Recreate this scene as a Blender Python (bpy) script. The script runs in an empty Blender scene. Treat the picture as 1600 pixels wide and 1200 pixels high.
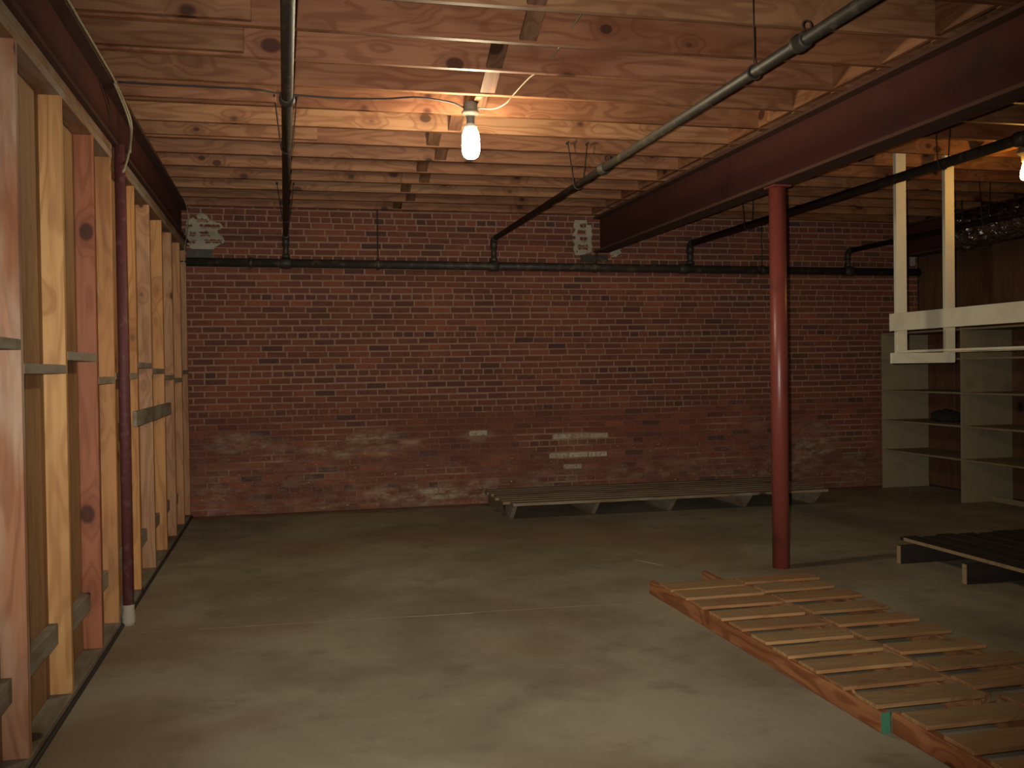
import bpy, bmesh, math, random
from mathutils import Vector, Matrix

random.seed(11)
PI = math.pi
scene = bpy.context.scene
C = scene.collection

# ------------------------------------------------------------------ camera
cam_d = bpy.data.cameras.new('camera')
cam_d.sensor_width = 36.0
cam_d.lens = 1523.25 / 1600 * 36.0
cam_d.clip_start = 0.02
cam = bpy.data.objects.new('camera', cam_d)
C.objects.link(cam)
RT = Vector((0.973724, -0.227292, -0.014157))
DN = Vector((-0.017134, -0.011129, -0.999791))
FW = Vector((0.227087, 0.973763, -0.014730))
cam.matrix_world = Matrix(((RT.x, -DN.x, -FW.x, 0), (RT.y, -DN.y, -FW.y, 0),
                           (RT.z, -DN.z, -FW.z, 1.38), (0, 0, 0, 1)))
scene.camera = cam

# ------------------------------------------------------------------ world, flash, exposure
world = bpy.data.worlds.new('world')
scene.world = world
world.use_nodes = True
world.node_tree.nodes['Background'].inputs[0].default_value = (0.9, 0.8, 0.65, 1)
world.node_tree.nodes['Background'].inputs[1].default_value = 0.0

FLASH_POWER = 880.0
BULB_STRENGTH = 320.0
BULB2_STRENGTH = 130.0
fl = bpy.data.lights.new('camera_flash_offscreen', 'SPOT')       # the compact camera's own flash, beside the lens
fl.energy = FLASH_POWER
fl.color = (1.0, 0.93, 0.82)
fl.shadow_soft_size = 0.015
fl.spot_size = math.radians(76)
fl.spot_blend = 1.0
flo = bpy.data.objects.new('camera_flash_offscreen', fl)
C.objects.link(flo)
flo.matrix_world = Matrix.Translation(-0.045 * RT - 0.03 * DN + 0.03 * FW) @ cam.matrix_world

vs = scene.view_settings
vs.view_transform = 'Standard'
vs.look = 'None'
vs.gamma = 1.0
vs.use_curve_mapping = False
vs.exposure = 0.0

# ------------------------------------------------------------------ measured layout (metres)
XL = -0.897          # room face of the stud wall
YW = 9.864           # brick wall face
ZJ = 2.978           # underside of the joists
Y1, SP = 4.647, 0.4565
XR = 7.10            # right wall

# ------------------------------------------------------------------ material helpers
def new_mat(name):
    m = bpy.data.materials.new(name)
    m.use_nodes = True
    nt = m.node_tree
    b = nt.nodes['Principled BSDF']
    return m, nt, b

def N(nt, t, **kw):
    n = nt.nodes.new(t)
    for k, v in kw.items():
        setattr(n, k, v)
    return n

def put(nt, sock, v):
    if isinstance(v, bpy.types.NodeSocket):
        nt.links.new(v, sock)
    elif isinstance(v, (tuple, list)) and sock.type == 'RGBA' and len(v) == 3:
        sock.default_value = (*v, 1)
    else:
        sock.default_value = v

def math_n(nt, op, a, b=0.0, c=0.0, clamp=False):
    n = N(nt, 'ShaderNodeMath', operation=op, use_clamp=clamp)
    put(nt, n.inputs[0], a); put(nt, n.inputs[1], b); put(nt, n.inputs[2], c)
    return n.outputs[0]

def vmath(nt, op, a, b=(0, 0, 0)):
    n = N(nt, 'ShaderNodeVectorMath', operation=op)
    put(nt, n.inputs[0], a); put(nt, n.inputs[1], b)
    return n.outputs['Value'] if op in ('LENGTH', 'DISTANCE') else n.outputs[0]

def mix(nt, f, a, b, blend='MIX'):
    n = N(nt, 'ShaderNodeMix', data_type='RGBA', blend_type=blend)
    put(nt, n.inputs[0], f); put(nt, n.inputs[6], a); put(nt, n.inputs[7], b)
    return n.outputs[2]

def ramp(nt, v, lo, hi, a=0.0, b=1.0):
    n = N(nt, 'ShaderNodeMapRange', interpolation_type='SMOOTHSTEP')
    put(nt, n.inputs[0], v)
    for i, q in enumerate((lo, hi, a, b)):
        n.inputs[i + 1].default_value = q
    return n.outputs[0]

def noise(nt, vec, scale, detail=4.0, rough=0.55, dist=0.0):
    n = N(nt, 'ShaderNodeTexNoise')
    put(nt, n.inputs['Vector'], vec)
    n.inputs['Scale'].default_value = scale
    n.inputs['Detail'].default_value = detail
    n.inputs['Roughness'].default_value = rough
    n.inputs['Distortion'].default_value = dist
    return n.outputs[0]

def bump(nt, b, hgt, strength=0.3, dist=0.01):
    n = N(nt, 'ShaderNodeBump')
    n.inputs['Strength'].default_value = strength
    n.inputs['Distance'].default_value = dist
    put(nt, n.inputs['Height'], hgt)
    nt.links.new(n.outputs[0], b.inputs['Normal'])

def wpos(nt):
    return N(nt, 'ShaderNodeNewGeometry').outputs['Position']

# wood: each board's own tint is its object colour; grain runs along the board's local X
def wood_mat(name, knots=0.75, contrast=1.0, grey=0.0, rough=0.62, top_tint=None, grey_col=(0.30, 0.27, 0.22), grey_scale=(3, 9, 9)):
    m, nt, b = new_mat(name)
    oi = N(nt, 'ShaderNodeObjectInfo')
    tc = N(nt, 'ShaderNodeTexCoord').outputs['Object']
    off = vmath(nt, 'SCALE', (31.7, 17.3, 23.9)); off.node.inputs['Scale'].default_value = 1
    nt.links.new(oi.outputs['Random'], off.node.inputs['Scale'])
    p = vmath(nt, 'ADD', tc, off)
    vor = N(nt, 'ShaderNodeTexVoronoi')
    put(nt, vor.inputs['Vector'], vmath(nt, 'MULTIPLY', p, (3.4, 4.6, 4.6)))
    vor.inputs['Scale'].default_value = 1.0
    d = vor.outputs['Distance']
    sep = N(nt, 'ShaderNodeSeparateColor'); nt.links.new(vor.outputs['Color'], sep.inputs[0])
    gate = math_n(nt, 'LESS_THAN', sep.outputs[0], knots)
    rad = math_n(nt, 'MULTIPLY_ADD', sep.outputs[1], 0.12, 0.08)
    rel = math_n(nt, 'DIVIDE', d, rad)
    knot = math_n(nt, 'MULTIPLY', ramp(nt, rel, 0.75, 1.15, 1, 0), gate)
    halo = math_n(nt, 'MULTIPLY', ramp(nt, rel, 0.9, 3.2, 1, 0), gate)
    g1 = noise(nt, vmath(nt, 'MULTIPLY', p, (1.6, 30, 30)), 1.0, 5)
    warp = noise(nt, vmath(nt, 'MULTIPLY', p, (0.8, 5.0, 5.0)), 1.0, 2)
    ph = math_n(nt, 'MULTIPLY_ADD', warp, 70.0, math_n(nt, 'MULTIPLY', halo, 9.0))
    ring = ramp(nt, math_n(nt, 'SINE', ph), -0.2, 1.0)
    big = noise(nt, vmath(nt, 'MULTIPLY', p, (1.1, 3.0, 3.0)), 1.0, 3)
    base = oi.outputs['Color']
    dark = mix(nt, 1.0, base, (0.50, 0.36, 0.28), 'MULTIPLY')
    lite = mix(nt, 1.0, base, (1.25, 1.18, 1.08), 'MULTIPLY')
    col = mix(nt, math_n(nt, 'MULTIPLY', ring, 0.42 * contrast), base, dark)
    col = mix(nt, math_n(nt, 'MULTIPLY', ramp(nt, g1, 0.45, 0.75), 0.5 * contrast), col, dark)
    col = mix(nt, math_n(nt, 'MULTIPLY', ramp(nt, big, 0.5, 0.75), 0.7), col, lite)
    col = mix(nt, math_n(nt, 'MULTIPLY', ramp(nt, big, 0.5, 0.28), 0.6), col, dark)
    if grey:
        gz = noise(nt, vmath(nt, 'MULTIPLY', p, grey_scale), 1.0, 4)
        col = mix(nt, math_n(nt, 'MULTIPLY', ramp(nt, gz, 0.35, 0.7), grey), col, grey_col)
    col = mix(nt, math_n(nt, 'MULTIPLY', halo, 0.45), col, dark)
    kn = mix(nt, 1.0, base, (0.16, 0.10, 0.08), 'MULTIPLY')
    col = mix(nt, math_n(nt, 'MULTIPLY', knot, 0.9), col, kn)
    if top_tint:                                    # patchy olive tint mixed into the upward faces only
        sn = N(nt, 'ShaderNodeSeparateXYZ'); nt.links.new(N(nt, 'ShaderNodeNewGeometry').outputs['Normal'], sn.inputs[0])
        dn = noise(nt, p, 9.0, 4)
        col = mix(nt, math_n(nt, 'MULTIPLY', ramp(nt, sn.outputs[2], 0.6, 0.9), ramp(nt, dn, 0.3, 0.7, 0.25, 0.8)), col, top_tint)
    nt.links.new(col, b.inputs['Base Color'])
    b.inputs['Roughness'].default_value = rough
    b.inputs['Specular IOR Level'].default_value = 0.3
    bump(nt, b, g1, 0.25, 0.004)
    return m

def paint_mat(name, col, rough=0.5, var=0.3, dirt=(0.05, 0.04, 0.03), dirt_amt=0.4, scale=6.0, metallic=0.0, bmp=0.1, spec=0.5):
    m, nt, b = new_mat(name)
    p = wpos(nt)
    n1 = noise(nt, p, scale, 6)
    n2 = noise(nt, p, scale * 6, 4)
    c = mix(nt, math_n(nt, 'MULTIPLY', n2, var), col, tuple(x * 0.55 for x in col))
    c = mix(nt, math_n(nt, 'MULTIPLY', ramp(nt, n1, 0.52, 0.72), dirt_amt), c, dirt)
    nt.links.new(c, b.inputs['Base Color'])
    b.inputs['Roughness'].default_value = rough
    b.inputs['Metallic'].default_value = metallic
    b.inputs['Specular IOR Level'].default_value = spec
    if bmp:
        bump(nt, b, n2, bmp, 0.004)
    return m

# pale salt blooms on the old masonry: X, Z, half width, half height, strength
BLOOMS = [(0.90, .66, .42, .13, 1.0), (0.45, .60, .35, .09, .7), (-0.46, .70, .30, .10, .75), (-0.10, .66, .22, .07, .7),
          (3.02, .62, .28, .09, .35), (1.30, .11, .65, .12, 1.15), (1.95, .12, .25, .13, 1.0), (5.75, .52, .32, .22, .8),
          (5.40, .24, .35, .16, .7), (6.25, .26, .30, .12, .6), (0.02, .50, .22, .05, .8), (1.92, .70, .20, .06, .8),
          (-0.70, .16, .20, .16, .7), (0.30, .06, .40, .06, .6), (3.9, .30, .60, .10, .45), (2.6, .18, .5, .1, .5),
          (0.35, .43, .3, .03, .7), (4.9, .75, .4, .08, .35)]

def bloom_mask(nt, p):
    sx = N(nt, 'ShaderNodeSeparateXYZ'); nt.links.new(p, sx.inputs[0])
    X, Z = sx.outputs[0], sx.outputs[2]
    tot = None
    for (x, z, rx, rz, s) in BLOOMS:
        dx = math_n(nt, 'MULTIPLY_ADD', X, 1 / rx, -x / rx)
        dz = math_n(nt, 'MULTIPLY_ADD', Z, 1 / rz, -z / rz)
        r2 = math_n(nt, 'ADD', math_n(nt, 'MULTIPLY', dx, dx), math_n(nt, 'MULTIPLY', dz, dz))
        v = ramp(nt, r2, 0.0, 1.8, s, 0.0)
        tot = v if tot is None else math_n(nt, 'MAXIMUM', tot, v)
    low = ramp(nt, Z, 0.15, 0.8, 0.34, 0.0)
    tot = math_n(nt, 'MAXIMUM', tot, low)
    n1 = noise(nt, vmath(nt, 'MULTIPLY', p, (6.0, 6.0, 15.0)), 1.0, 6, 0.7)
    m = math_n(nt, 'MULTIPLY', tot, ramp(nt, n1, 0.36, 0.66))
    return m, Z

def brick_mat():
    m, nt, b = new_mat('old_red_brick')
    p = wpos(nt)
    tone = N(nt, 'ShaderNodeAttribute', attribute_name='tone').outputs['Fac']
    white = N(nt, 'ShaderNodeAttribute', attribute_name='white').outputs['Fac']
    c = mix(nt, ramp(nt, tone, 0.0, 0.45), (0.085, 0.040, 0.032), (0.175, 0.060, 0.040))
    c = mix(nt, ramp(nt, tone, 0.5, 1.0), c, (0.25, 0.080, 0.046))
    n0 = noise(nt, p, 1.3, 3)
    c = mix(nt, ramp(nt, n0, 0.42, 0.62, 0.0, 0.45), c, (0.10, 0.046, 0.036))
    n2 = noise(nt, p, 45, 5, 0.7)
    c = mix(nt, math_n(nt, 'MULTIPLY', ramp(nt, n2, 0.4, 0.75), 0.5), c, mix(nt, 1.0, c, (0.4, 0.35, 0.35), 'MULTIPLY'))
    mk, Z = bloom_mask(nt, p)
    blk = N(nt, 'ShaderNodeTexWhiteNoise', noise_dimensions='1D'); put(nt, blk.inputs['W'], math_n(nt, 'MULTIPLY', tone, 91.7))
    amt = ramp(nt, blk.outputs[0], 0.1, 0.9, 0.35, 1.0)
    c = mix(nt, math_n(nt, 'MULTIPLY', mk, amt), c, (0.36, 0.29, 0.205))
    fk = noise(nt, vmath(nt, 'MULTIPLY', p, (26, 26, 60)), 1.0, 3, 0.6)
    flk = math_n(nt, 'MULTIPLY', ramp(nt, fk, 0.66, 0.74), ramp(nt, Z, 0.95, 0.35, 0.0, 0.9))
    c = mix(nt, flk, c, (0.52, 0.44, 0.30))
    c = mix(nt, math_n(nt, 'MULTIPLY', white, ramp(nt, n2, 0.34, 0.55, 0.25, 1.0)), c, (0.46, 0.41, 0.32))
    nt.links.new(c, b.inputs['Base Color'])
    b.inputs['Roughness'].default_value = 0.85
    b.inputs['Specular IOR Level'].default_value = 0.25
    bump(nt, b, n2, 0.5, 0.006)
    return m

def mortar_mat():
    m, nt, b = new_mat('tan_mortar')
    p = wpos(nt)
    mk, Z = bloom_mask(nt, p)
    n1 = noise(nt, vmath(nt, 'MULTIPLY', p, (1.2, 1.2, 4.0)), 1.0, 4)
    band = math_n(nt, 'MULTIPLY', ramp(nt, Z, 1.15, 0.85), ramp(nt, n1, 0.33, 0.5))
    c = mix(nt, noise(nt, p, 20, 4), (0.34, 0.21, 0.135), (0.215, 0.125, 0.085))
    c = mix(nt, math_n(nt, 'MULTIPLY', band, 0.85), c, (0.15, 0.058, 0.038))
    c = mix(nt, math_n(nt, 'MULTIPLY', mk, 0.35), c, (0.36, 0.30, 0.21))
    nt.links.new(c, b.inputs['Base Color'])
    b.inputs['Roughness'].default_value = 0.95
    bump(nt, b, noise(nt, p, 60, 4), 0.5, 0.005)
    return m

def concrete_mat():
    m, nt, b = new_mat('worn_concrete')
    p = wpos(nt)
    n1 = noise(nt, p, 0.9, 6, 0.6, 0.6)
    n2 = noise(nt, p, 3.2, 6, 0.65)
    n3 = noise(nt, p, 55, 4, 0.6)
    n4 = noise(nt, vmath(nt, 'ADD', p, (7.3, 2.1, 0)), 0.55, 3, 0.5)
    c = mix(nt, ramp(nt, n1, 0.35, 0.65), (0.235, 0.206, 0.140), (0.345, 0.310, 0.222))
    c = mix(nt, ramp(nt, n2, 0.50, 0.72, 0.0, 0.55), c, (0.155, 0.130, 0.086))
    c = mix(nt, ramp(nt, n2, 0.45, 0.28, 0.0, 0.5), c, (0.36, 0.335, 0.250))
    c = mix(nt, ramp(nt, n4, 0.50, 0.66, 0.0, 0.5), c, (0.235, 0.140, 0.085))
    sy = N(nt, 'ShaderNodeSeparateXYZ'); nt.links.new(p, sy.inputs[0])          # red brick dust fallen along the wall foot
    edge = math_n(nt, 'ADD', sy.outputs[1], math_n(nt, 'MULTIPLY', n2, 0.5))
    c = mix(nt, ramp(nt, edge, 9.75, 10.1, 0.0, 0.8), c, (0.21, 0.095, 0.055))
    c = mix(nt, math_n(nt, 'MULTIPLY', n3, 0.35), c, mix(nt, 1.0, c, (0.6, 0.6, 0.6), 'MULTIPLY'))
    nt.links.new(c, b.inputs['Base Color'])
    put(nt, b.inputs['Roughness'], ramp(nt, n2, 0.3, 0.7, 0.50, 0.72))
    b.inputs['Specular IOR Level'].default_value = 0.3
    bump(nt, b, n3, 0.12, 0.003)
    return m

def emit_mat(name, col, strength):
    m, nt, b = new_mat(name)
    b.inputs['Base Color'].default_value = (*col, 1)
    b.inputs['Emission Color'].default_value = (*col, 1)
    b.inputs['Emission Strength'].default_value = strength
    return m

M = {}
M['joist'] = wood_mat('fir_joist', 0.95, 1.25)
M['stud'] = wood_mat('framing_lumber', 0.55, 1.0, rough=0.55)
M['chalk'] = wood_mat('chalk_stained_lumber', 0.3, 1.0, grey=0.55, rough=0.7, grey_col=(0.56, 0.47, 0.36), grey_scale=(1.6, 7, 7))
M['old'] = wood_mat('weathered_lumber', 0.4, 0.9, grey=0.75, rough=0.85)
M['slat'] = wood_mat('pallet_lumber', 0.35, 1.0, rough=0.8, top_tint=(0.25, 0.185, 0.095))
M['edge'] = wood_mat('strong_grained_edge_board', 0.7, 1.7, rough=0.7)
M['black'] = wood_mat('blackened_lumber', 0.2, 0.8, rough=0.85)
M['panel'] = wood_mat('wall_panelling', 0.1, 0.6, rough=0.7)
M['brick'] = brick_mat()
M['mortar'] = mortar_mat()
M['plaster'] = paint_mat('smeared_mortar', (0.40, 0.36, 0.28), 0.95, 0.5, (0.22, 0.17, 0.12), 0.5, 9, bmp=0.6, spec=0.1)
M['concrete'] = concrete_mat()
M['jointfill'] = paint_mat('pale_joint_filler', (0.42, 0.37, 0.28), 0.95, 0.6, (0.16, 0.13, 0.09), 0.9, 3, bmp=0.3, spec=0.1)
M['sawn'] = paint_mat('pale_sawn_timber', (0.36, 0.25, 0.14), 0.9, 0.4, (0.18, 0.12, 0.07), 0.6, 18, spec=0.1)
M['joint_dull'] = paint_mat('dull_joint_filler', (0.26, 0.205, 0.14), 0.95, 0.6, (0.15, 0.12, 0.08), 0.95, 2.2, bmp=0.3, spec=0.1)
M['deck'] = paint_mat('subfloor_boards', (0.12, 0.07, 0.04), 0.9, 0.4)
M['beam'] = paint_mat('dark_red_primer', (0.085, 0.030, 0.024), 0.85, 0.5, (0.03, 0.022, 0.02), 0.6, 3, spec=0.12)
M['flange'] = paint_mat('dusty_red_primer', (0.115, 0.058, 0.042), 0.9, 0.5, (0.05, 0.032, 0.025), 0.5, 5, spec=0.12)
M['column'] = paint_mat('red_oxide_paint', (0.21, 0.048, 0.036), 0.36, 0.35, (0.05, 0.022, 0.020), 0.5, 5, spec=0.5)
M['pipecol'] = paint_mat('faded_maroon_paint', (0.115, 0.035, 0.036), 0.6, 0.4, (0.30, 0.22, 0.18), 0.2, 22, spec=0.3)
M['pipe'] = paint_mat('dusty_black_pipe', (0.036, 0.031, 0.023), 0.55, 0.6, (0.12, 0.095, 0.062), 0.7, 14, spec=0.4)
M['wire'] = paint_mat('rusty_wire', (0.030, 0.020, 0.015), 0.8, 0.3)
M['white'] = paint_mat('cream_white_paint', (0.76, 0.72, 0.54), 0.55, 0.12, (0.42, 0.38, 0.26), 0.25, 4, spec=0.3)
M['beige'] = paint_mat('dull_beige_paint', (0.30, 0.25, 0.155), 0.75, 0.25, (0.16, 0.12, 0.08), 0.5, 3, spec=0.2)
M['cable_dark'] = paint_mat('dark_cable_sheath', (0.028, 0.022, 0.018), 0.6, 0.2)
M['cable_pale'] = paint_mat('pale_cable_sheath', (0.34, 0.28, 0.17), 0.6, 0.2)
M['green'] = paint_mat('green_end_paint', (0.060, 0.20, 0.115), 0.8, 0.4, (0.10, 0.12, 0.06), 0.4, 14, spec=0.2)
M['box'] = paint_mat('grey_lamp_holder', (0.20, 0.185, 0.14), 0.6, 0.2)
M['ballast'] = paint_mat('white_plastic', (0.8, 0.78, 0.7), 0.4, 0.05)
M['cloth'] = paint_mat('black_cloth', (0.015, 0.013, 0.012), 0.9, 0.3)
M['bulb'] = emit_mat('lit_bulb_glass', (1.0, 0.83, 0.55), BULB_STRENGTH)
M['bulb2'] = emit_mat('lit_warm_bulb_glass', (1.0, 0.50, 0.10), BULB2_STRENGTH)
mf, ntf, bf = new_mat('crumpled_foil')
bf.inputs['Base Color'].default_value = (0.42, 0.43, 0.42, 1)
bf.inputs['Metallic'].default_value = 1.0
bf.inputs['Roughness'].default_value = 0.22
bump(ntf, bf, noise(ntf, wpos(ntf), 22, 3, 0.5), 1.0, 0.03)
M['foil'] = mf

# ------------------------------------------------------------------ object helpers
def tag(o, label=None, cat=None, group=None, kind=None):
    if label: o['label'] = label
    if cat: o['category'] = cat
    if group: o['group'] = group
    if kind: o['kind'] = kind
    return o

def empty(name, loc, label=None, cat=None, group=None):
    o = bpy.data.objects.new(name, None)
    C.objects.link(o)
    o.location = loc
    o.empty_display_size = 0.1
    return tag(o, label, cat, group)

def WM(o):
    """world matrix from the object's own transforms (no depsgraph needed)"""
    m = o.matrix_basis.copy()
    if o.parent is not None:
        m = WM(o.parent) @ o.matrix_parent_inverse @ m
    return m

def link(name, me, parent=None, loc=(0, 0, 0), rot=(0, 0, 0), color=None):
    """loc and rot are in world space, also for children"""
    o = bpy.data.objects.new(name, me)
    C.objects.link(o)
    o.location = loc
    o.rotation_euler = rot
    if parent is not None:
        o.parent = parent
        o.matrix_parent_inverse = WM(parent).inverted()
    if color:
        o.color = (*color, 1)
    return o

def mesh_of(bm, mat, smooth=False, name='mesh'):
    bm.normal_update()
    if smooth:
        for f in bm.faces: f.smooth = True
    me = bpy.data.meshes.new(name)
    bm.to_mesh(me); bm.free()
    me.materials.append(mat)
    return me

def bbox(bm, x0, x1, y0, y1, z0, z1, bev=0.0):
    r = bmesh.ops.create_cube(bm, size=1.0)
    for v in r['verts']:
        v.co = Vector(((x0 + x1) / 2 + v.co.x * (x1 - x0), (y0 + y1) / 2 + v.co.y * (y1 - y0), (z0 + z1) / 2 + v.co.z * (z1 - z0)))
    if bev:
        es = list({e for v in r['verts'] for e in v.link_edges})
        bmesh.ops.bevel(bm, geom=es, offset=bev, segments=1, affect='EDGES')
    return r['verts']

CACHE = {}
ROT = {'X': (0, 0, 0), 'Y': (0, 0, PI / 2), 'Z': (0, -PI / 2, 0)}

def board(name, axis, a, b, lo, hi, mat, parent, color, bev=0.0025, end_cut=None, tilt=(0, 0, 0)):
    """a board lying along a world axis from a to b; lo/hi = extents on the two other axes in xyz order"""
    L = b - a
    d1, d2 = hi[0] - lo[0], hi[1] - lo[1]
    m1, m2 = (hi[0] + lo[0]) / 2, (hi[1] + lo[1]) / 2
    if axis == 'X': loc, dims = ((a + b) / 2, m1, m2), (L, d1, d2)
    elif axis == 'Y': loc, dims = (m1, (a + b) / 2, m2), (L, d1, d2)
    else: loc, dims = (m1, m2, (a + b) / 2), (L, d2, d1)
    key = (tuple(round(q, 4) for q in dims), mat.name, bev)
    me = CACHE.get(key)
    if me is None:
        bm = bmesh.new()
        bbox(bm, -dims[0] / 2, dims[0] / 2, -dims[1] / 2, dims[1] / 2, -dims[2] / 2, dims[2] / 2, bev)
        me = mesh_of(bm, mat, name=name)
        CACHE[key] = me
    r = ROT[axis]
    return link(name, me, parent, loc, (r[0] + tilt[0], r[1] + tilt[1], r[2] + tilt[2]), color)

def box_obj(name, x0, x1, y0, y1, z0, z1, mat, parent=None, bev=0.0):
    c = ((x0 + x1) / 2, (y0 + y1) / 2, (z0 + z1) / 2)
    bm = bmesh.new()
    bbox(bm, x0 - c[0], x1 - c[0], y0 - c[1], y1 - c[1], z0 - c[2], z1 - c[2], bev)
    return link(name, mesh_of(bm, mat, name=name), parent, c)

def tube_bm(bm, pts, r, seg=12, caps=True):
    pts = [Vector(p) for p in pts]
    rs = r if isinstance(r, (list, tuple)) else [r] * len(pts)
    rings = []
    up = None
    for i, p in enumerate(pts):
        t = (pts[min(i + 1, len(pts) - 1)] - pts[max(i - 1, 0)]).normalized()
        if up is None:
            up = Vector((0, 0, 1)) if abs(t.z) < 0.9 else Vector((1, 0, 0))
        s = t.cross(up).normalized(); up = s.cross(t).normalized()
        rings.append([bm.verts.new(p + rs[i] * (math.cos(k * 2 * PI / seg) * s + math.sin(k * 2 * PI / seg) * up)) for k in range(seg)])
    for a, b in zip(rings, rings[1:]):
        for k in range(seg):
            f = bm.faces.new((a[k], a[(k + 1) % seg], b[(k + 1) % seg], b[k])); f.smooth = True
    if caps:
        bm.faces.new(rings[0][::-1]); bm.faces.new(rings[-1])
    return rings

def tube(name, pts, r, mat, parent=None, seg=12):
    o = Vector(pts[0])
    bm = bmesh.new()
    tube_bm(bm, [Vector(p) - o for p in pts], r, seg)
    bmesh.ops.recalc_face_normals(bm, faces=bm.faces)
    return link(name, mesh_of(bm, mat, name=name), parent, o)

def lathe(name, prof, loc, mat, parent=None, seg=24):
    """profile of (radius, z) from bottom to top"""
    bm = bmesh.new()
    rings = [[bm.verts.new((r * math.cos(k * 2 * PI / seg), r * math.sin(k * 2 * PI / seg), z)) for k in range(seg)] for r, z in prof]
    for a, b in zip(rings, rings[1:]):
        for k in range(seg):
            f = bm.faces.new((a[k], a[(k + 1) % seg], b[(k + 1) % seg], b[k])); f.smooth = True
    bm.faces.new(rings[0][::-1]); bm.faces.new(rings[-1])
    bmesh.ops.recalc_face_normals(bm, faces=bm.faces)
    return link(name, mesh_of(bm, mat, name=name), parent, loc)

def smooth_path(pts, n=6):
    """Catmull-Rom through the points"""
    P = [Vector(p) for p in pts]
    P = [2 * P[0] - P[1]] + P + [2 * P[-1] - P[-2]]
    out = []
    for i in range(1, len(P) - 2):
        for k in range(n):
            t = k / n
            out.append(0.5 * ((2 * P[i]) + (P[i + 1] - P[i - 1]) * t + (2 * P[i - 1] - 5 * P[i] + 4 * P[i + 1] - P[i + 2]) * t * t
                              + (3 * P[i] - P[i - 1] - 3 * P[i + 1] + P[i + 2]) * t ** 3))
    out.append(P[-2])
    return out

def jit(c, a=0.12):
    k = 1 + random.uniform(-a, a)
    return tuple(max(0, min(1, q * k * (1 + random.uniform(-a * .3, a * .3)))) for q in c)

def hnoise(x, y):
    return (math.sin(x * 12.9 + y * 4.1) + math.sin(x * 5.3 - y * 9.7 + 1.3) + math.sin(x * 23.1 + y * 17.7 + 2.1) * .6) / 2.6

# ================================================================== STRUCTURE
Y0 = -2.2
fl_o = tag(box_obj('floor', -1.2, XR + 0.1, Y0, YW + 0.2, -0.2, 0.0, M['concrete']), 'worn grey brown concrete slab floor of the basement', 'floor', kind='structure')

# saw-cut joints in the slab, filled with pale dusty filler
def joint(p, q, w, mat='joint_dull', name='joint_strip'):
    p, q = Vector(p), Vector(q)
    n = int((q - p).length / 0.06)
    d = (q - p).normalized(); s = Vector((-d.y, d.x, 0))
    bm = bmesh.new(); rows = []
    for i in range(n + 1):
        c = (q - p) * (i / n)
        ww = w * (0.55 + 0.6 * abs(hnoise(i * .13, p.x)))
        c = c + s * 0.006 * hnoise(i * .07, p.y + 3)
        rows.append((bm.verts.new(c + s * ww), bm.verts.new(c - s * ww)))
    for a, b in zip(rows, rows[1:]):
        bm.faces.new((a[0], a[1], b[1], b[0]))
    bmesh.ops.recalc_face_normals(bm, faces=bm.faces)
    ret = bmesh.ops.extrude_face_region(bm, geom=bm.faces[:])
    bmesh.ops.translate(bm, vec=(0, 0, 0.0015), verts=[v for v in ret['geom'] if isinstance(v, bmesh.types.BMVert)])
    bmesh.ops.recalc_face_normals(bm, faces=bm.faces)
    return link(name, mesh_of(bm, M[mat], name=name), fl_o, p + Vector((0, 0, -0.0002)))
joint((-0.85, 5.53, 0), (2.12, 5.40, 0), 0.006)
joint((3.2, 5.52, 0), (7.0, 5.48, 0), 0.006)
joint((0.66, 5.455, 0), (1.02, 5.44, 0), 0.010, 'jointfill')
joint((2.43, 6.62, 0), (2.55, 6.36, 0), 0.010, 'jointfill')
joint((3.28, 6.2, 0), (3.30, 9.7, 0), 0.004)

# ---- ceiling deck with joists and blocking
ceil = tag(box_obj('ceiling', -1.2, XR + 0.1, Y0, YW + 0.2, ZJ + 0.245, ZJ + 0.30, M['deck']),
           'open timber ceiling of fir joists under a plank deck', 'ceiling', kind='structure')
JT = 0.040
FIR = [(0.29, 0.142, 0.066), (0.25, 0.115, 0.055), (0.30, 0.155, 0.074), (0.235, 0.105, 0.050), (0.27, 0.128, 0.062)]
joist_y = [Y1 + i * SP for i in range(-13, 12)]
for i, y in enumerate(joist_y):
    col = jit(FIR[i % 5], .12)
    board('joist', 'X', -1.12, 3.42, (y, ZJ), (y + JT, ZJ + 0.243), M['joist'], ceil, col)
    board('joist', 'X', 3.16, XR + 0.02, (y + JT + .001, ZJ), (y + 2 * JT + .001, ZJ + 0.243), M['joist'], ceil, jit(FIR[(i + 2) % 5], .12))
# sister boards lapped on the near joists beside the left beam
for k, xe in ((-1, -0.10), (0, -0.12), (1, -0.17), (3, -0.02), (5, 0.25)):
    y = Y1 + k * SP
    board('sister_board', 'X', -1.12, xe, (y - .0385, ZJ + .012), (y - .001, ZJ + 0.243), M['joist'], ceil, jit((0.28, 0.132, 0.064), .1))
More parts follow.
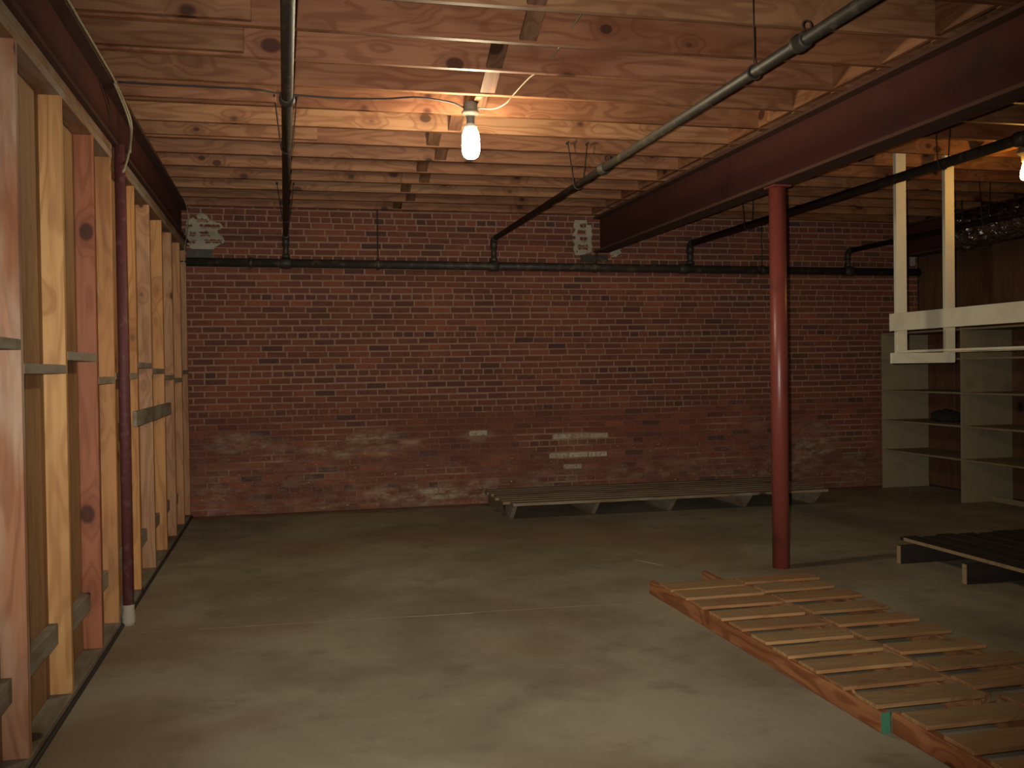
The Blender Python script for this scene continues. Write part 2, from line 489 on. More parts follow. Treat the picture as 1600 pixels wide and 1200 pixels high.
# diagonal cross-bridging between the joists, two crossing struts in each bay
def bridging(x, ya, za, yb, zb, col):
    L = math.hypot(yb - ya, zb - za)
    key = ('bridging', round(L, 3))
    if key not in CACHE:
        bm = bmesh.new(); bbox(bm, -L / 2, L / 2, -.043, .043, -.010, .010)
        CACHE[key] = mesh_of(bm, M['joist'], name='bridging_strut')
    link('bridging_strut', CACHE[key], ceil, (x, (ya + yb) / 2, (za + zb) / 2), (0, -math.atan2(zb - za, yb - ya), PI / 2), col)
bx = {-3: 1.185, -2: 1.11, -1: 1.11, 0: 1.187, 1: 1.115, 2: 1.173, 3: 1.20, 4: 1.137, 5: 1.06, 6: 1.185, 7: 1.107, 8: 1.188, 9: 1.084, 10: 1.185, 11: 1.112}
for k, x in bx.items():
    y = Y1 + k * SP
    c = (0.16, 0.080, 0.045)
    bridging(x, y - SP + JT + .004, ZJ + .225, y - .006, ZJ + .016, jit(c, .1))
    bridging(x + (.095 if x < 1.15 else -.095), y - SP + JT + .006, ZJ + .020, y - .006, ZJ + .225, jit(c, .1))
for k in range(-1, 12):
    y = Y1 + k * SP; x = 5.22 + (.08 if k % 2 else 0)
    bridging(x, y - SP + 2 * JT + .006, ZJ + .225, y + JT - .006, ZJ + .016, jit((0.16, 0.080, 0.045), .1))
    bridging(x + (.095 if k % 2 == 0 else -.095), y - SP + 2 * JT + .006, ZJ + .020, y + JT - .006, ZJ + .225, jit((0.16, 0.080, 0.045), .1))
# filler blocks between the joists over the right-hand beam
for k in range(-2, 11):
    y = Y1 + k * SP
    board('blocking', 'Y', y + JT, y + SP, (3.125, ZJ + .004), (3.157, ZJ + .238), M['joist'], ceil, jit(FIR[k % 5], .12))

# ---- brick wall: recessed mortar bed, bricks proud of it
wb = tag(box_obj('wall_back', -1.2, XR + 0.1, YW, YW + 0.25, -0.05, ZJ + 0.30, M['mortar']),
         'old red brick wall with tan mortar and pale salt stains low down', 'wall', kind='structure')
CH = 0.0635
WHITE = [(3.02, .65, .22), (2.95, .45, .26), (3.15, .45, .12), (2.98, .33, .12), (1.93, .71, .08)]
def wall_bricks():
    rows = []
    for k in range(50):
        z0 = k * CH
        header = (k % 6 == 3)
        pitch = 0.105 if header else 0.206
        x = -1.15 - random.uniform(0, pitch)
        if not header: x = -1.15 - (0.103 if k % 2 else 0.0) - random.uniform(0, .03)
        while x < XR:
            w = pitch * random.uniform(0.95, 1.05)
            xm = x + w / 2
            zz = z0 + 0.004 * math.sin(xm * 1.7 + k * .9) + random.uniform(-.0015, .0015)
            rows.append((xm, zz + CH / 2, w - random.uniform(.009, .013), CH - random.uniform(.010, .013), header))
            x += w
    return rows
def brick_geo(w, h, proud, jr):
    d = 0.03
    vs = []
    for sx in (-1, 1):
        for sy in (0, 1):
            for sz in (-1, 1):
                vs.append((sx * (w / 2 - (0.0 if sy else .0018)) + jr.uniform(-.0015, .0015), -proud if sy == 0 else d, sz * (h / 2 - (0.0 if sy else .0015)) + jr.uniform(-.001, .001)))
    return vs
BF = [(0, 1, 5, 4), (2, 6, 7, 3), (0, 4, 6, 2), (1, 3, 7, 5), (0, 2, 3, 1), (4, 5, 7, 6)]
bricks = wall_bricks()
def is_white(x, z):
    return any(abs(x - a) < w and abs(z - b) < .036 for a, b, w in WHITE)
def depth(x): return x * FW.x + YW * FW.y
order = sorted([b for b in bricks if not b[4] and -0.88 < b[0] and 0.06 < b[1] < 2.90 and not (2.39 < b[1] < 2.53) and not is_white(b[0], b[1])],
               key=lambda b: depth(b[0]))
indiv = set(id(b) for b in order[:300])
jr = random.Random(5)
variants = []
for i in range(24):
    me = bpy.data.meshes.new('brick')
    me.from_pydata([Vector(v) for v in brick_geo(0.195, CH - .0115, .007 + jr.uniform(-.003, .003), jr)], [], BF)
    me.materials.append(M['brick'])
    t = me.attributes.new('tone', 'FLOAT', 'POINT'); t.data.foreach_set('value', [min(1, max(0, jr.gauss(.54, .22)))] * 8)
    t = me.attributes.new('white', 'FLOAT', 'POINT'); t.data.foreach_set('value', [0.0] * 8)
    variants.append(me)
V, F, T, W = [], [], [], []
for b in bricks:
    x, z, w, h, hd = b
    if z > ZJ + .22: continue
    if id(b) in indiv:
        link('brick', jr.choice(variants), wb, (x, YW, z)).scale = (w / 0.195, 1, h / (CH - .0115))
    else:
        n = len(V)
        V += [(vx + x, vy + YW, vz + z) for vx, vy, vz in brick_geo(w, h, .007 + jr.uniform(-.003, .003), jr)]
        F += [tuple(q + n for q in f) for f in BF]
        T += [min(1, max(0, jr.gauss(.42 if hd else .54, .22)))] * 8
        W += [jr.uniform(.55, 1.0) if is_white(x, z) else 0.0] * 8
me = bpy.data.meshes.new('brickwork'); me.from_pydata(V, [], F); me.materials.append(M['brick'])
me.attributes.new('tone', 'FLOAT', 'POINT').data.foreach_set('value', T)
me.attributes.new('white', 'FLOAT', 'POINT').data.foreach_set('value', W)
tag(link('brickwork', me, wb), kind='stuff')

# mortar smeared round the beam pockets: ragged raised sheets with bricks showing through
def smear(x0, x1, z0, z1, fn):
    nx, nz = int((x1 - x0) / .008), int((z1 - z0) / .008)
    keep = lambda i, j: 0 <= i < nx and 0 <= j < nz and fn((i + .5) / nx, (j + .5) / nz) > 0
    bm = bmesh.new(); vd = {}
    def vv(i, j):
        if (i, j) not in vd:
            x, z = x0 + i * .008, z0 + j * .008
            vd[i, j] = bm.verts.new((x - x0, -.013 - .005 * hnoise(x * 3, z * 3), z - z0))
        return vd[i, j]
    for i in range(nx):
        for j in range(nz):
            if keep(i, j): bm.faces.new((vv(i, j), vv(i + 1, j), vv(i + 1, j + 1), vv(i, j + 1)))
    ret = bmesh.ops.extrude_face_region(bm, geom=bm.faces[:])
    bmesh.ops.translate(bm, vec=(0, .02, 0), verts=[v for v in ret['geom'] if isinstance(v, bmesh.types.BMVert)])
    bmesh.ops.recalc_face_normals(bm, faces=bm.faces)
    return link('mortar_smear', mesh_of(bm, M['plaster'], name='mortar_smear'), wb, (x0, YW, z0))
def smear_left(u, v):
    # ragged outline traced as left and right limits per height, with brick faces showing through
    lim = [(0, .12, .68), (.10, .06, .80), (.20, .03, .98), (.30, .0, 1.0), (.40, .02, .88), (.52, .0, .78), (.62, .02, .96), (.72, .02, .90), (.80, .05, .62), (.88, .20, .60), (1.0, .32, .48)]
    for (a, l0, r0), (b, l1, r1) in zip(lim, lim[1:]):
        if a <= v <= b:
            t = (v - a) / (b - a); l = l0 + (l1 - l0) * t; rr_ = r0 + (r1 - r0) * t
    w = .03 * hnoise(v * 6, u * 2)
    if not (l + w < u < rr_ + w): return -1
    for cu, cv, ru, rv in ((.42, .80, .14, .04), (.62, .64, .26, .055), (.10, .63, .07, .045), (.18, .42, .09, .06), (.48, .43, .12, .065), (.70, .22, .24, .05), (.17, .20, .09, .05)):
        if abs(u - cu + .04 * hnoise(v * 5, u * 2)) < ru and abs(v - cv + .02 * hnoise(u * 5, cv)) < rv: return -1
    return 1
smear(-0.90, -0.54, 2.585, 2.93, smear_left)
def smear_right(u, v):
    l = .10 + .10 * hnoise(v * 1.3 + 2, .4) + (.12 if .45 < v < .55 else 0)
    rt = (.98 if v < .86 else .74) + .03 * hnoise(v * 3, 1)
    if v < .10: rt = .5 + v * 4
    if not (l < u < rt) : return -1
    for cu, cv, ru in ((.56, .84, .14), (.48, .65, .22), (.58, .45, .18), (.55, .23, .24)):
        if abs(u - cu) < ru * (1 + .2 * hnoise(v * 4, cu)) and abs(v - cv) < .065 * (1 + .3 * hnoise(u * 3, cv * 5)): return -1
    return 1
smear(2.965, 3.19, 2.575, 2.945, smear_right)
smear(3.38, 3.52, 2.56, 2.68, lambda u, v: .32 - abs(u - .45) * .5 - abs(v - .5) * .6 + .2 * hnoise(u * 2 + 2, v * 2))
smear(7.0, 7.07, 2.5, 2.84, lambda u, v: 1 - max(abs(u - .5) / .5, abs(v - .5) / .5) + .25 * hnoise(u * 2 + 1, v * 3))
box_obj('beam_pad', -0.89, -0.66, YW - .014, YW + .05, 2.50, 2.583, M['pipe'], wb)
box_obj('beam_pad', 3.06, 3.36, YW - .014, YW + .05, 2.505, 2.580, M['pipe'], wb)

# ---- left wall: timber studs with blocks, sheathed on the far side
wl = tag(box_obj('wall_left', -1.05, -0.990, Y0, YW, 0.0, ZJ, M['panel']), 'open stud wall of mixed timber along the left side', 'wall', kind='structure')
wl.color = (0.30, 0.165, 0.075, 1)
for k in range(int((YW - Y0) / 1.22) + 1):      # sheathing sheets on the far side of the studs
    y0 = Y0 + k * 1.22
    board('sheathing_panel', 'Z', 0.0, 2.64, (-0.992, y0 + .003), (-0.986, min(YW - .003, y0 + 1.217)), M['panel'], wl, jit((0.30, 0.165, 0.075), .12), bev=0)
PLATE = (0.20, 0.165, 0.115)
board('bottom_plate', 'Y', Y0, YW - .01, (-0.986, 0.0), (XL, 0.034), M['old'], wl, PLATE)
board('top_plate', 'Y', Y0, YW - .01, (-0.986, 2.56), (XL, 2.600), M['old'], wl, (0.28, 0.150, 0.075))
board('top_plate', 'Y', Y0, YW - .01, (-0.986, 2.602), (XL, 2.640), M['old'], wl, (0.27, 0.145, 0.072))
studs = [(3.714, (0.40, 0.19, 0.10)), (4.43, (0.60, 0.345, 0.135)), (5.13, (0.34, 0.125, 0.058)), (5.63, (0.45, 0.225, 0.085)),
         (6.47, (0.52, 0.26, 0.085)), (7.17, (0.42, 0.235, 0.12)), (7.87, (0.50, 0.25, 0.09)), (8.54, (0.40, 0.215, 0.105)), (9.19, (0.42, 0.21, 0.09)), (9.76, (0.40, 0.205, 0.095))]
for k in range(1, 9):
    studs.insert(0, (3.714 - .68 * k, jit((0.48, 0.26, 0.12), .15)))
for y, c in studs:
    board('stud', 'Z', 0.034, 2.56, (-0.986, y), (XL, y + .038), M['chalk'] if abs(y - 3.714) < .01 else M['stud'], wl, c)
# blocks at eye height lie flat, flush with the room face; blocks low down stand on edge against the sheathing
mid = {8: 1.492, 9: 1.408, 10: 1.466, 11: 1.354, 12: 1.374, 13: 1.442, 14: 1.405, 15: 1.357, 16: 1.33}
for i in range(len(studs) - 1):
    y0, y1 = studs[i][0] + .038, studs[i + 1][0]
    z = mid.get(i + 1, 1.40 + .05 * (i % 2))
    board('block', 'Y', y0, y1, (-0.986, z - .019), (XL + .001, z + .019), M['old'], wl, jit((0.33, 0.27, 0.19), .12))
    z = 0.225 + .012 * (i % 3)
    board('block', 'Y', y0, y1, (-0.986, z), (-0.948, z + .089), M['old'], wl, jit((0.27, 0.225, 0.16), .1))
tag(tube('dark_sill_strip', [(XL + .006, Y0, .004), (XL + .005, 3, .004), (XL + .010, 5, .004), (XL + .006, 7, .004), (XL + .008, YW - .02, .004)], .011, M['cable_dark'], wl, 6))  # thin wavy dark strip along the room edge of the bottom plate
# grey scrap nailed across three studs
board('scrap_board', 'Y', 6.25, 8.10, (XL, 1.066), (XL + .022, 1.160), M['old'], wl, (0.22, 0.185, 0.14), tilt=(0, 0, 0))

# ---- right wall and rear wall
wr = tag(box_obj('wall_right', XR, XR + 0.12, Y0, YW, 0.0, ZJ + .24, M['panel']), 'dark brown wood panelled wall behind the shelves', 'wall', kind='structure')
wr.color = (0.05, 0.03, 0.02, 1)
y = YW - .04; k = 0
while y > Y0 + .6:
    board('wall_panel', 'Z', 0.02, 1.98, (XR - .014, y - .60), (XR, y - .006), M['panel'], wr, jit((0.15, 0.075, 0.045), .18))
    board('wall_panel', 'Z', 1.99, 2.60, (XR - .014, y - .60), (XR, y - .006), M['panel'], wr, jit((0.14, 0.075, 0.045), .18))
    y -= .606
tag(box_obj('wall_rear', -1.2, XR + 0.1, Y0 - .15, Y0, 0.0, ZJ + .3, M['beige']), 'plain dull beige wall closing the basement', 'wall', kind='structure')

# ================================================================== STEEL
def ibeam(name, xc, w, z0, z1, mat, y0, y1, label):
    o = empty(name, (xc, (y0 + y1) / 2, z0), label, 'beam')
    t = 0.022
    fm = M['flange']
    bm = bmesh.new(); bbox(bm, -.006, .006, y0, y1, t - .001, z1 - z0 - t + .001)
    for v in bm.verts: v.co.y -= (y0 + y1) / 2
    link('web', mesh_of(bm, mat, name='web'), o, (xc, (y0 + y1) / 2, z0))
    for a, b in ((0, t), (z1 - z0 - t, z1 - z0)):
        bm = bmesh.new(); bbox(bm, -w / 2, w / 2, y0, y1, a, b, .003)
        for v in bm.verts: v.co.y -= (y0 + y1) / 2
        link('flange', mesh_of(bm, fm, name='flange'), o, (xc, (y0 + y1) / 2, z0))
    return o
ibeam('steel_beam', -0.945, 0.15, 2.642, ZJ - .001, M['beam'], Y0 + .02, YW - .001, 'dark steel beam lying along the top of the stud wall')
ibeam('steel_beam', 3.285, 0.165, 2.602, ZJ - .001, M['beam'], Y0 + .02, YW - .001, 'dark red steel beam carried by the round red column')
ibeam('steel_beam', 6.985, 0.15, 2.605, ZJ - .001, M['beam'], Y0 + .02, YW - .001, 'dark steel beam above the shelving behind the foil duct')

co = empty('steel_column', (3.285, 6.06, 0), 'round red painted steel column standing behind the slatted pallets', 'column')
lathe('shaft', [(.0575, .0), (.0575, 2.59)], (3.285, 6.06, 0), M['column'], co, 32)
box_obj('cap_plate', 3.220, 3.350, 5.99, 6.13, 2.588, 2.603, M['column'], co, .002)

pc = empty('steel_pipe_post', (-0.862, 5.72, 0), 'thin maroon pipe post with a white crusted foot against the studs', 'post')
lathe('shaft', [(.0285, .004), (.0285, 2.644)], (-0.862, 5.72, 0), M['pipecol'], pc, 20)
lathe('crusted_foot', [(.036, 0), (.034, .02), (.036, .05), (.031, .09), (.0325, .105), (.029, .112)], (-0.862, 5.72, 0), M['plaster'], pc, 20)

# ================================================================== SPRINKLER PIPES
MZ, MY = 2.455, YW - .062
mp = empty('main_pipe', (0, MY, MZ), 'thick black pipe running level across the brick wall', 'pipe')
mp_run = tube('pipe_run', [(-0.98, MY, MZ), (XR - .02, MY, MZ - .03)], .043, M['pipe'], mp, 18)
for x in (-0.30, 0.03, 2.11, 4.20, 6.18, 0.93, 5.12, 3.2):
    z = MZ - .03 * (x + .98) / 8.1
    w = .055 if x in (0.03, 2.11, 4.20, 6.18) else .018
    tube('collar', [(x - w, MY, z), (x - w + .006, MY, z), (x + w - .006, MY, z), (x + w, MY, z)], [.046, .052, .052, .046], M['pipe'], mp_run, 18)
for x in (0.93, 5.12):
    z = MZ - .03 * (x + .98) / 8.1
    tube('hanger_rod', [(x, MY, z + .05), (x, MY, ZJ + .2)], .006, M['wire'], mp, 8)
tube('hanger_rod', [(3.2, MY, MZ + .035), (3.22, MY, 2.604)], .012, M['pipe'], mp, 8)

def branch(x, r, zb, label, couplings, hangers, rings=()):
    o = empty('sprinkler_pipe', (x, MY, zb), label, 'pipe', None)
    zm = MZ - .03 * (x + .98) / 8.1
    tube('riser', [(x, MY, zm + .05), (x, MY, zb - .045)], r, M['pipe'], o, 14)
    tube('tee', [(x, MY, zm + .05), (x, MY, zm + .085), (x, MY, zm + .087)], [r + .012, r + .010, r], M['pipe'], o, 14)
    arc = [(x, MY - .06 * (1 - math.cos(t)), zb - .06 + .06 * math.sin(t)) for t in [q * PI / 12 for q in range(7)]]
    tube('elbow', [(x, MY, zb - .10)] + arc + [(x, MY - .10, zb)], r + .007, M['pipe'], o, 14)
    run = tube('pipe_run', [(x, MY - .06, zb), (x, Y0 + .05, zb)], r, M['pipe'], o, 16)
    for y in couplings:
        tube('coupling', [(x, y + .045, zb), (x, y + .04, zb), (x, y + .012, zb), (x, y + .008, zb), (x, y - .03, zb), (x, y - .036, zb)], [r, r + .011, r + .012, r + .009, r + .009, r], M['pipe'], run, 16)
    for y in rings:
        pts = [(x + (r + .005) * math.cos(t), y, zb + (r + .005) * math.sin(t)) for t in [q * PI / 8 for q in range(17)]]
        tube('hanger_ring', pts, .0045, M['wire'], o, 6)
        tube('hanger_rod', [(x, y, zb + r), (x, y, ZJ + .1)], .0035, M['wire'], o, 6)
    for y, dx, zt in hangers:                      # V-shaped wire cradle hung from the joists
        pts = [(x - dx, y, zt), (x - r - .006, y, zb + .01)] + [(x + (r + .004) * math.cos(t), y, zb + (r + .004) * math.sin(t)) for t in [PI + q * PI / 8 for q in range(9)]] + [(x + r + .006, y, zb + .01), (x + dx, y, zt)]
        wh = tube('wire_hanger', pts, .0042, M['wire'], o, 6)
        for s in (-1, 1):
            tube('hanger_bolt', [(x + s * dx, y - .02, zt - .004), (x + s * dx, y + .03, zt - .004)], .009, M['wire'], wh, 6)
    return o
branch(0.035, .0275, 2.72, 'black sprinkler pipe crossing under the dark cable in wire cradles', [4.90], [(5.99, .066, 3.03), (8.72, .07, 3.03)], ())
branch(2.113, .0275, 2.722, 'long black sprinkler pipe between the lit bulb and the red beam', [6.26, 3.68], [(6.84, .075, 3.03)], [4.10])
branch(4.275, .034, 2.705, 'black sprinkler pipe passing in front of the white posts', [4.95], [(8.45, .06, 3.03), (5.66, .06, 3.03)], ())
branch(6.17, .0275, 2.655, 'black sprinkler pipe passing in front of the foil duct', [], [(7.6, .06, 3.03)], ())
# eye hooks on the second pipe's couplings
# (open wire loops standing on the pipe)
for y in (6.22, 3.66):
    t = [(2.113 + .012 + .020 * math.cos(a), y, 2.722 + .062 + .020 * math.sin(a)) for a in [-1.2 + q * .45 for q in range(13)]]
    tube('eye_hook', [(2.113, y, 2.75)] + t, .004, M['wire'], [o for o in C.objects if o.name.startswith('sprinkler_pipe.001')][0], 6)

# ================================================================== LAMPS
LX, LY = 1.106, 5.735
lamp = empty('bulb_lamp', (LX, LY, ZJ), 'bare lit capsule bulb in a grey holder under the joists', 'lamp')
board('mounting_block', 'Y', Y1 + 2 * SP + JT, Y1 + 3 * SP, (LX + .012, ZJ - .004), (LX + .050, ZJ + .085), M['joist'], lamp, FIR[2])
lathe('junction_box', [(.040, -.050), (.043, -.046), (.043, -.004), (.040, .0)], (LX, LY, ZJ - .003), M['box'], lamp, 8)
lathe('lamp_holder', [(.020, -.125), (.024, -.122), (.024, -.085), (.040, -.076), (.053, -.066), (.053, -.055), (.046, -.049)], (LX, LY, ZJ - .003), M['box'], lamp, 24)
bulb = lathe('bulb_base', [(.036, -.158), (.039, -.150), (.037, -.135), (.020, -.126), (.018, -.115)], (LX, LY, ZJ - .003), M['ballast'], lamp, 24)
lathe('bulb_globe', [(.004, -.336), (.022, -.334), (.040, -.323), (.050, -.304), (.053, -.28), (.053, -.22), (.051, -.195), (.045, -.175), (.036, -.158)], (LX, LY, ZJ - .003), M['bulb'], bulb, 28)

QX, QY = 5.315, 6.13
lamp2 = empty('bulb_lamp', (QX, QY, ZJ), 'bare yellow glowing bulb hung beyond the red beam near the foil duct', 'lamp')
board('mounting_block', 'Y', Y1 + 3 * SP + 2 * JT + .001, Y1 + 4 * SP + JT, (QX - .04, ZJ), (QX + .04, ZJ + .03), M['joist'], lamp2, FIR[2])
lathe('junction_box', [(.043, -.046), (.043, .002)], (QX, QY, ZJ), M['box'], lamp2, 8)
lathe('lamp_holder', [(.020, -.125), (.024, -.085), (.053, -.066), (.053, -.055), (.046, -.046)], (QX, QY, ZJ), M['box'], lamp2, 24)
lathe('bulb_globe', [(.004, -.262), (.018, -.258), (.028, -.245), (.031, -.225), (.029, -.20), (.020, -.17), (.014, -.145), (.013, -.12)], (QX, QY, ZJ), M['bulb2'], lamp2, 24)

# ================================================================== CABLES
def cable(pts, r, mat, label, name='cable', n=6):
    o = tube(name, smooth_path(pts, n), r, mat, None, 8)
    return tag(o, label, 'cable')
cable([(-0.850, 5.64, 2.967), (-0.66, 5.63, 2.962), (-0.366, 5.615, 2.958), (-0.127, 5.61, 2.955), (0.011, 5.678, 2.958), (0.30, 5.73, 2.962), (0.59, 5.705, 2.965), (0.77, 5.65, 2.967), (0.963, 5.68, 2.958), (1.066, 5.735, 2.945)],
      .0055, M['cable_dark'], 'dark cable strung below the joists from the stud wall to the bulb')
cable([(1.146, 5.73, 2.945), (1.24, 5.69, 2.934), (1.295, 5.60, 2.945), (1.33, 5.55, 2.985), (1.39, 5.42, 3.045), (1.43, 5.30, 3.06), (1.43, 5.0, 3.06), (1.40, 4.5, 3.06), (1.39, 3.9, 3.06), (1.38, 3.2, 3.06)],
      .0042, M['cable_pale'], 'pale cable leaving the bulb holder and threading up through the joists')
cable([(-0.863, 2.2, 2.968), (-0.863, 4.42, 2.965), (-0.863, 5.2, 2.967), (-0.86, 5.62, 2.958), (-0.850, 5.90, 2.905), (-0.832, 5.96, 2.83), (-0.828, 5.93, 2.74), (-0.826, 5.78, 2.60), (-0.826, 5.60, 2.475)],
      .0065, M['cable_pale'], 'pale cable along the edge of the steel beam hanging down beside the maroon pipe')
cable([(-0.862, 5.60, 2.945), (-0.845, 5.83, 2.87), (-0.830, 5.90, 2.80), (-0.820, 5.86, 2.727), (-0.815, 5.775, 2.615)], .0055, M['cable_pale'],
      'short pale wire looped beside the hanging end of the beam cable')
cable([(-0.863, 9.45, 2.968), (-0.858, 9.55, 2.93), (-0.855, 9.62, 2.85), (-0.855, 9.45, 2.66), (-0.862, 9.22, 2.45), (-0.875, 9.20, 1.96), (-0.885, 9.22, 1.45)], .0045, M['cable_pale'],
      'thin pale wire hanging at the corner where studs meet the brick wall')

# ================================================================== HANGING WHITE FRAME
HX, HY = 4.73, 6.76
hf = empty('hanging_rack', (HX, HY, 1.38), 'cream white timber rack hung from the joists by square posts', 'rack')
WC = None
def wbx(name, *a): return box_obj(name, *a, M['white'], hf, .002)
for yy in (6.765, 4.45):
    wbx('post', 4.686, 4.776, yy, yy + .038, 1.392, ZJ + .06)
    wbx('post', 5.126, 5.210, yy, yy + .038, 1.392, ZJ + .06)
    wbx('end_board', 4.620, 5.190, yy - .021, yy - .001, 1.386, 1.468)
wbx('side_rail', 4.640, 4.662, 4.42, 6.800, 1.640, 1.776)
box_obj('rail_cleat', 4.661, 4.688, 6.77, 6.798, 1.66, 1.76, M['white'], hf)
box_obj('rail_cleat', 4.661, 4.688, 4.452, 4.486, 1.66, 1.76, M['white'], hf)
wbx('bottom_strip', 4.655, 4.700, 4.43, 6.748, 1.468, 1.486)
wbx('bottom_strip', 5.120, 5.165, 4.43, 6.748, 1.468, 1.486)

# ================================================================== SHELVING
sx0, sx1 = 6.50, XR - .016
sh = empty('shelf_unit', (sx0, 8.9, 0), 'dull beige open shelving built along the panelled wall', 'shelf')
for yy, top in ((9.66, 1.72), (8.355, 1.735), (7.05, 1.735), (5.75, 1.735)):
    box_obj('divider', sx0, sx1, yy, yy + .019, 0.0, top, M['beige'], sh, .0015)
for a, b in ((8.374, 9.66), (7.069, 8.355), (5.769, 7.05)):
    for z in (.425, .755, 1.085, 1.425, 1.715):
        box_obj('shelf_board', sx0 + .004, sx1, a, b, z - .009, z + .009, M['beige'], sh, .001)
    if b < 9:
        box_obj('toe_board', sx0 + .35, sx0 + .37, a, b, 0.0, .05, M['beige'], sh)

# dark bundle on a shelf
bm = bmesh.new()
bmesh.ops.create_icosphere(bm, subdivisions=4, radius=1.0)
for v in bm.verts:
    n = v.co.normalized()
    k = 1 + .16 * hnoise(n.x * 1.3 + 2, n.y * 1.3 + n.z) + .07 * hnoise(n.z * 3, n.x * 3 + n.y * 2)
    v.co = Vector((n.x * .13 * k, n.y * .17 * k, max(-.045, n.z * .085 * k)))
for f in bm.faces: f.smooth = True
tag(link('cloth_bundle', mesh_of(bm, M['cloth'], name='cloth_bundle'), None, (6.80, 8.98, .7642 + .045)), 'dark crumpled bundle lying on a shelf of the beige shelving', 'bundle')

# ================================================================== FOIL DUCT
du = empty('foil_duct', (6.78, 7.0, 2.70), 'crumpled silver foil duct slung beside the steel beam over the shelves', 'duct')
bm = bmesh.new()
seg, n = 40, 130
rings = []
rr = random.Random(3)
crv = [[rr.uniform(-1, 1) for _ in range(seg)] for _ in range(n + 1)]
for i in range(n + 1):
    y = 8.62 - i * (8.62 - 4.4) / n
    R = .178 + .010 * math.sin(y * 42) + .014 * math.sin(y * 3.1)
    if i < 3: R *= (.15, .7, .93)[i]
    zc = 2.715 + .02 * math.sin(y * 1.9)
    ring = []
    for k in range(seg):
        a = 2 * PI * k / seg
        q = R * (1 + .045 * crv[i][k] + .05 * hnoise(a * 1.1, y * 1.7))
        ring.append(bm.verts.new((q * math.cos(a), y - 7.0, zc - 2.70 + q * math.sin(a))))
    rings.append(ring)
for a, b in zip(rings, rings[1:]):
    for k in range(seg):
        bm.faces.new((a[k], a[(k + 1) % seg], b[(k + 1) % seg], b[k]))
bm.faces.new(rings[0][::-1]); bm.faces.new(rings[-1])
bmesh.ops.recalc_face_normals(bm, faces=bm.faces)
link('duct_sleeve', mesh_of(bm, M['foil'], name='duct_sleeve'), du, (6.675, 7.0, 2.70))
for y in (8.3, 7.2, 6.1, 5.0):
    pts = [(6.675 + .200 * math.cos(t), y, 2.715 + .225 * math.sin(t)) for t in [PI + q * PI / 10 for q in range(11)]]
    tube('strap', [(6.475, y, ZJ - .001)] + pts + [(6.875, y, ZJ - .001)], .006, M['wire'], du, 6)

# ================================================================== PALLETS
PAL = [(0.38, 0.205, 0.085), (0.36, 0.185, 0.075), (0.40, 0.225, 0.095), (0.34, 0.165, 0.065), (0.36, 0.20, 0.085)]
def duckboard(label, stringers, slats, group=None):
    """stringers: (x0, x1, ya, yb, colour); slats: (x0, x1, y_near, y_far)"""
    xs = [s[0] for s in stringers]; 
    o = empty('slatted_pallet', (sum(xs) / len(xs), (stringers[0][2] + stringers[0][3]) / 2, 0), label, 'pallet', group)
    for x0, x1, ya, yb, c in stringers:
        board('stringer', 'Y', ya, yb, (x0, 0.0), (x1, .080), M['edge'], o, c, bev=.003)
    for x0, x1, y0, y1 in slats:
        w = random.uniform(-.004, .004)
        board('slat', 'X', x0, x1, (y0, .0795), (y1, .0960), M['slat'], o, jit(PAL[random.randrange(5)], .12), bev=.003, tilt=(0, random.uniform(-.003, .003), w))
    return o
near = [5.262, 5.050, 4.830, 4.585, 4.372, 4.130, 3.910, 3.685, 3.470, 3.250]
wd = [.175, .190, .165, .155, .150, .152, .146, .150, .145, .150]
ORG = (0.34, 0.145, 0.058)
pa = duckboard('long slatted pallet whose edge board ends in a green painted end', [(2.148, 2.186, 3.22, 5.60, ORG), (2.565, 2.603, 3.24, 5.76, (0.33, 0.16, 0.075))],
               [(2.150 + random.uniform(-.002, .008), 2.628 + random.uniform(-.012, .006), a, a + w) for a, w in zip(near, wd)])
box_obj('painted_end', 2.1485, 2.1855, 3.2165, 3.2205, .001, .079, M['green'], pa.children[0])
nr = [5.315, 5.085, 4.845, 4.575, 4.315, 4.075, 3.825, 3.585, 3.345]
duckboard('slatted pallet with ragged slat ends lying in front of the red column', [(2.655, 2.690, 3.30, 5.50, (0.30, 0.17, 0.085)), (3.02, 3.058, 3.30, 5.48, (0.28, 0.15, 0.07))],
          [(2.648 + random.uniform(-.006, .012), 3.115 + random.uniform(-.045, .035), a, a + .145 + random.uniform(-.015, .015)) for a in nr])
nn = [3.012, 2.780, 2.550, 2.320, 2.090, 1.860, 1.63, 1.40]
duckboard('slatted pallet butted against the green painted board end', [(2.190, 2.228, 1.35, 3.214, (0.38, 0.16, 0.065)), (2.600, 2.638, 1.35, 3.214, (0.33, 0.16, 0.075))],
          [(2.192 + random.uniform(-.002, .008), 2.668 + random.uniform(-.012, .004), a, a + .150) for a in nn])
duckboard('slatted pallet continuing the ragged ended pallet away from the column', [(2.690, 2.726, 1.35, 3.27, (0.30, 0.17, 0.085)), (3.05, 3.086, 1.35, 3.27, (0.28, 0.15, 0.07))],
          [(2.676 + random.uniform(0, .012), 3.14 + random.uniform(-.03, .03), a + .06, a + .06 + .16) for a in nn])
# splinter standing up on the edge board
bm = bmesh.new()
a = [bm.verts.new(v) for v in ((0, 0, 0), (.022, .004, 0), (.010, .02, 0), (-.008, .012, .040))]
for f in ((0, 1, 2), (0, 1, 3), (1, 2, 3), (2, 0, 3)): bm.faces.new([a[q] for q in f])
bmesh.ops.recalc_face_normals(bm, faces=bm.faces)
link('splinter', mesh_of(bm, M['slat'], name='splinter'), pa, (2.165, 3.43, .078), color=(0.36, 0.165, 0.07))

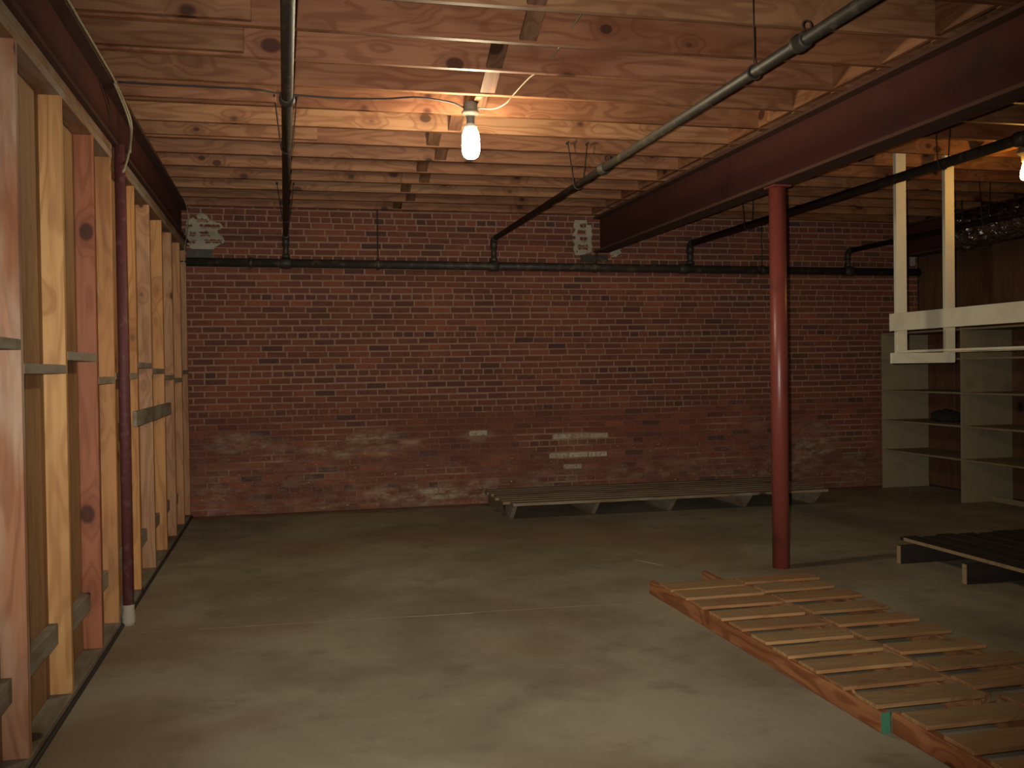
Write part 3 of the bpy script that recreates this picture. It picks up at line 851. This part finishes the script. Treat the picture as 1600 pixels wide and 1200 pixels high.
# dark loose pallet: stringers along X, deck boards along Y
DK = (0.030, 0.022, 0.017)
dp = empty('dark_pallet', (4.8, 5.3, 0), 'dark weathered pallet with pale cut edges beyond the red column', 'pallet')
for yy in (5.95, 5.28, 4.62):
    board('stringer', 'X', 4.12, 5.38, (yy - .02, 0.0), (yy + .02, .125), M['black'], dp, DK, bev=.003)
    box_obj('sawn_end', 4.1175, 4.1205, yy - .0195, yy + .0195, .001, .124, M['sawn'], dp.children[-1])
x = 4.265
for k in range(7):
    board('deck_board', 'Y', 4.40, 6.13 + random.uniform(-.03, .04), (x, .1245), (x + .128, .148), M['black'], dp, jit(DK, .25), bev=.003)
    x += .155
box_obj('split_edge', 4.262, 4.2655, 4.41, 6.10, .1255, .1475, M['sawn'], [o for o in dp.children if o.name.startswith('deck_board')][0])

# low slatted platform against the brick wall
BX0, BX1, BY0, BY1 = 1.955, 5.20, 8.62, 9.80
pl = empty('slatted_platform', ((BX0 + BX1) / 2, (BY0 + BY1) / 2, 0), 'long low slatted platform lying along the foot of the brick wall', 'platform')
for x in (2.035, 2.83, 3.60, 4.385, 5.13):       # runners with raked front ends
    bm = bmesh.new()
    prof = [(BY0 + .20, 0), (BY0 + .035, .135), (BY1 - .01, .135), (BY1 - .01, 0)]
    L = [bm.verts.new((yv - 9.2, .02, zv - .07)) for yv, zv in prof]; R2 = [bm.verts.new((yv - 9.2, -.02, zv - .07)) for yv, zv in prof]
    bm.faces.new(L); bm.faces.new(R2[::-1])
    for q in range(4): bm.faces.new((L[q], L[(q + 1) % 4], R2[(q + 1) % 4], R2[q]))
    bmesh.ops.recalc_face_normals(bm, faces=bm.faces)
    link('runner', mesh_of(bm, M['old'], name='runner'), pl, (x, 9.2, .07), (0, 0, PI / 2), (0.25, 0.18, 0.105))
y = BY0; k = 0
while y < BY1 - .1:
    w = .118
    x0 = BX0 + (.05 if k == 0 else random.uniform(-.04, .03)); x1 = BX1 + random.uniform(-.03, .05)
    board('slat', 'X', x0, x1, (y, .1345), (y + w, .160), M['old'], pl, jit((0.25, 0.18, 0.105), .2), bev=.002)
    y += w + .030; k += 1
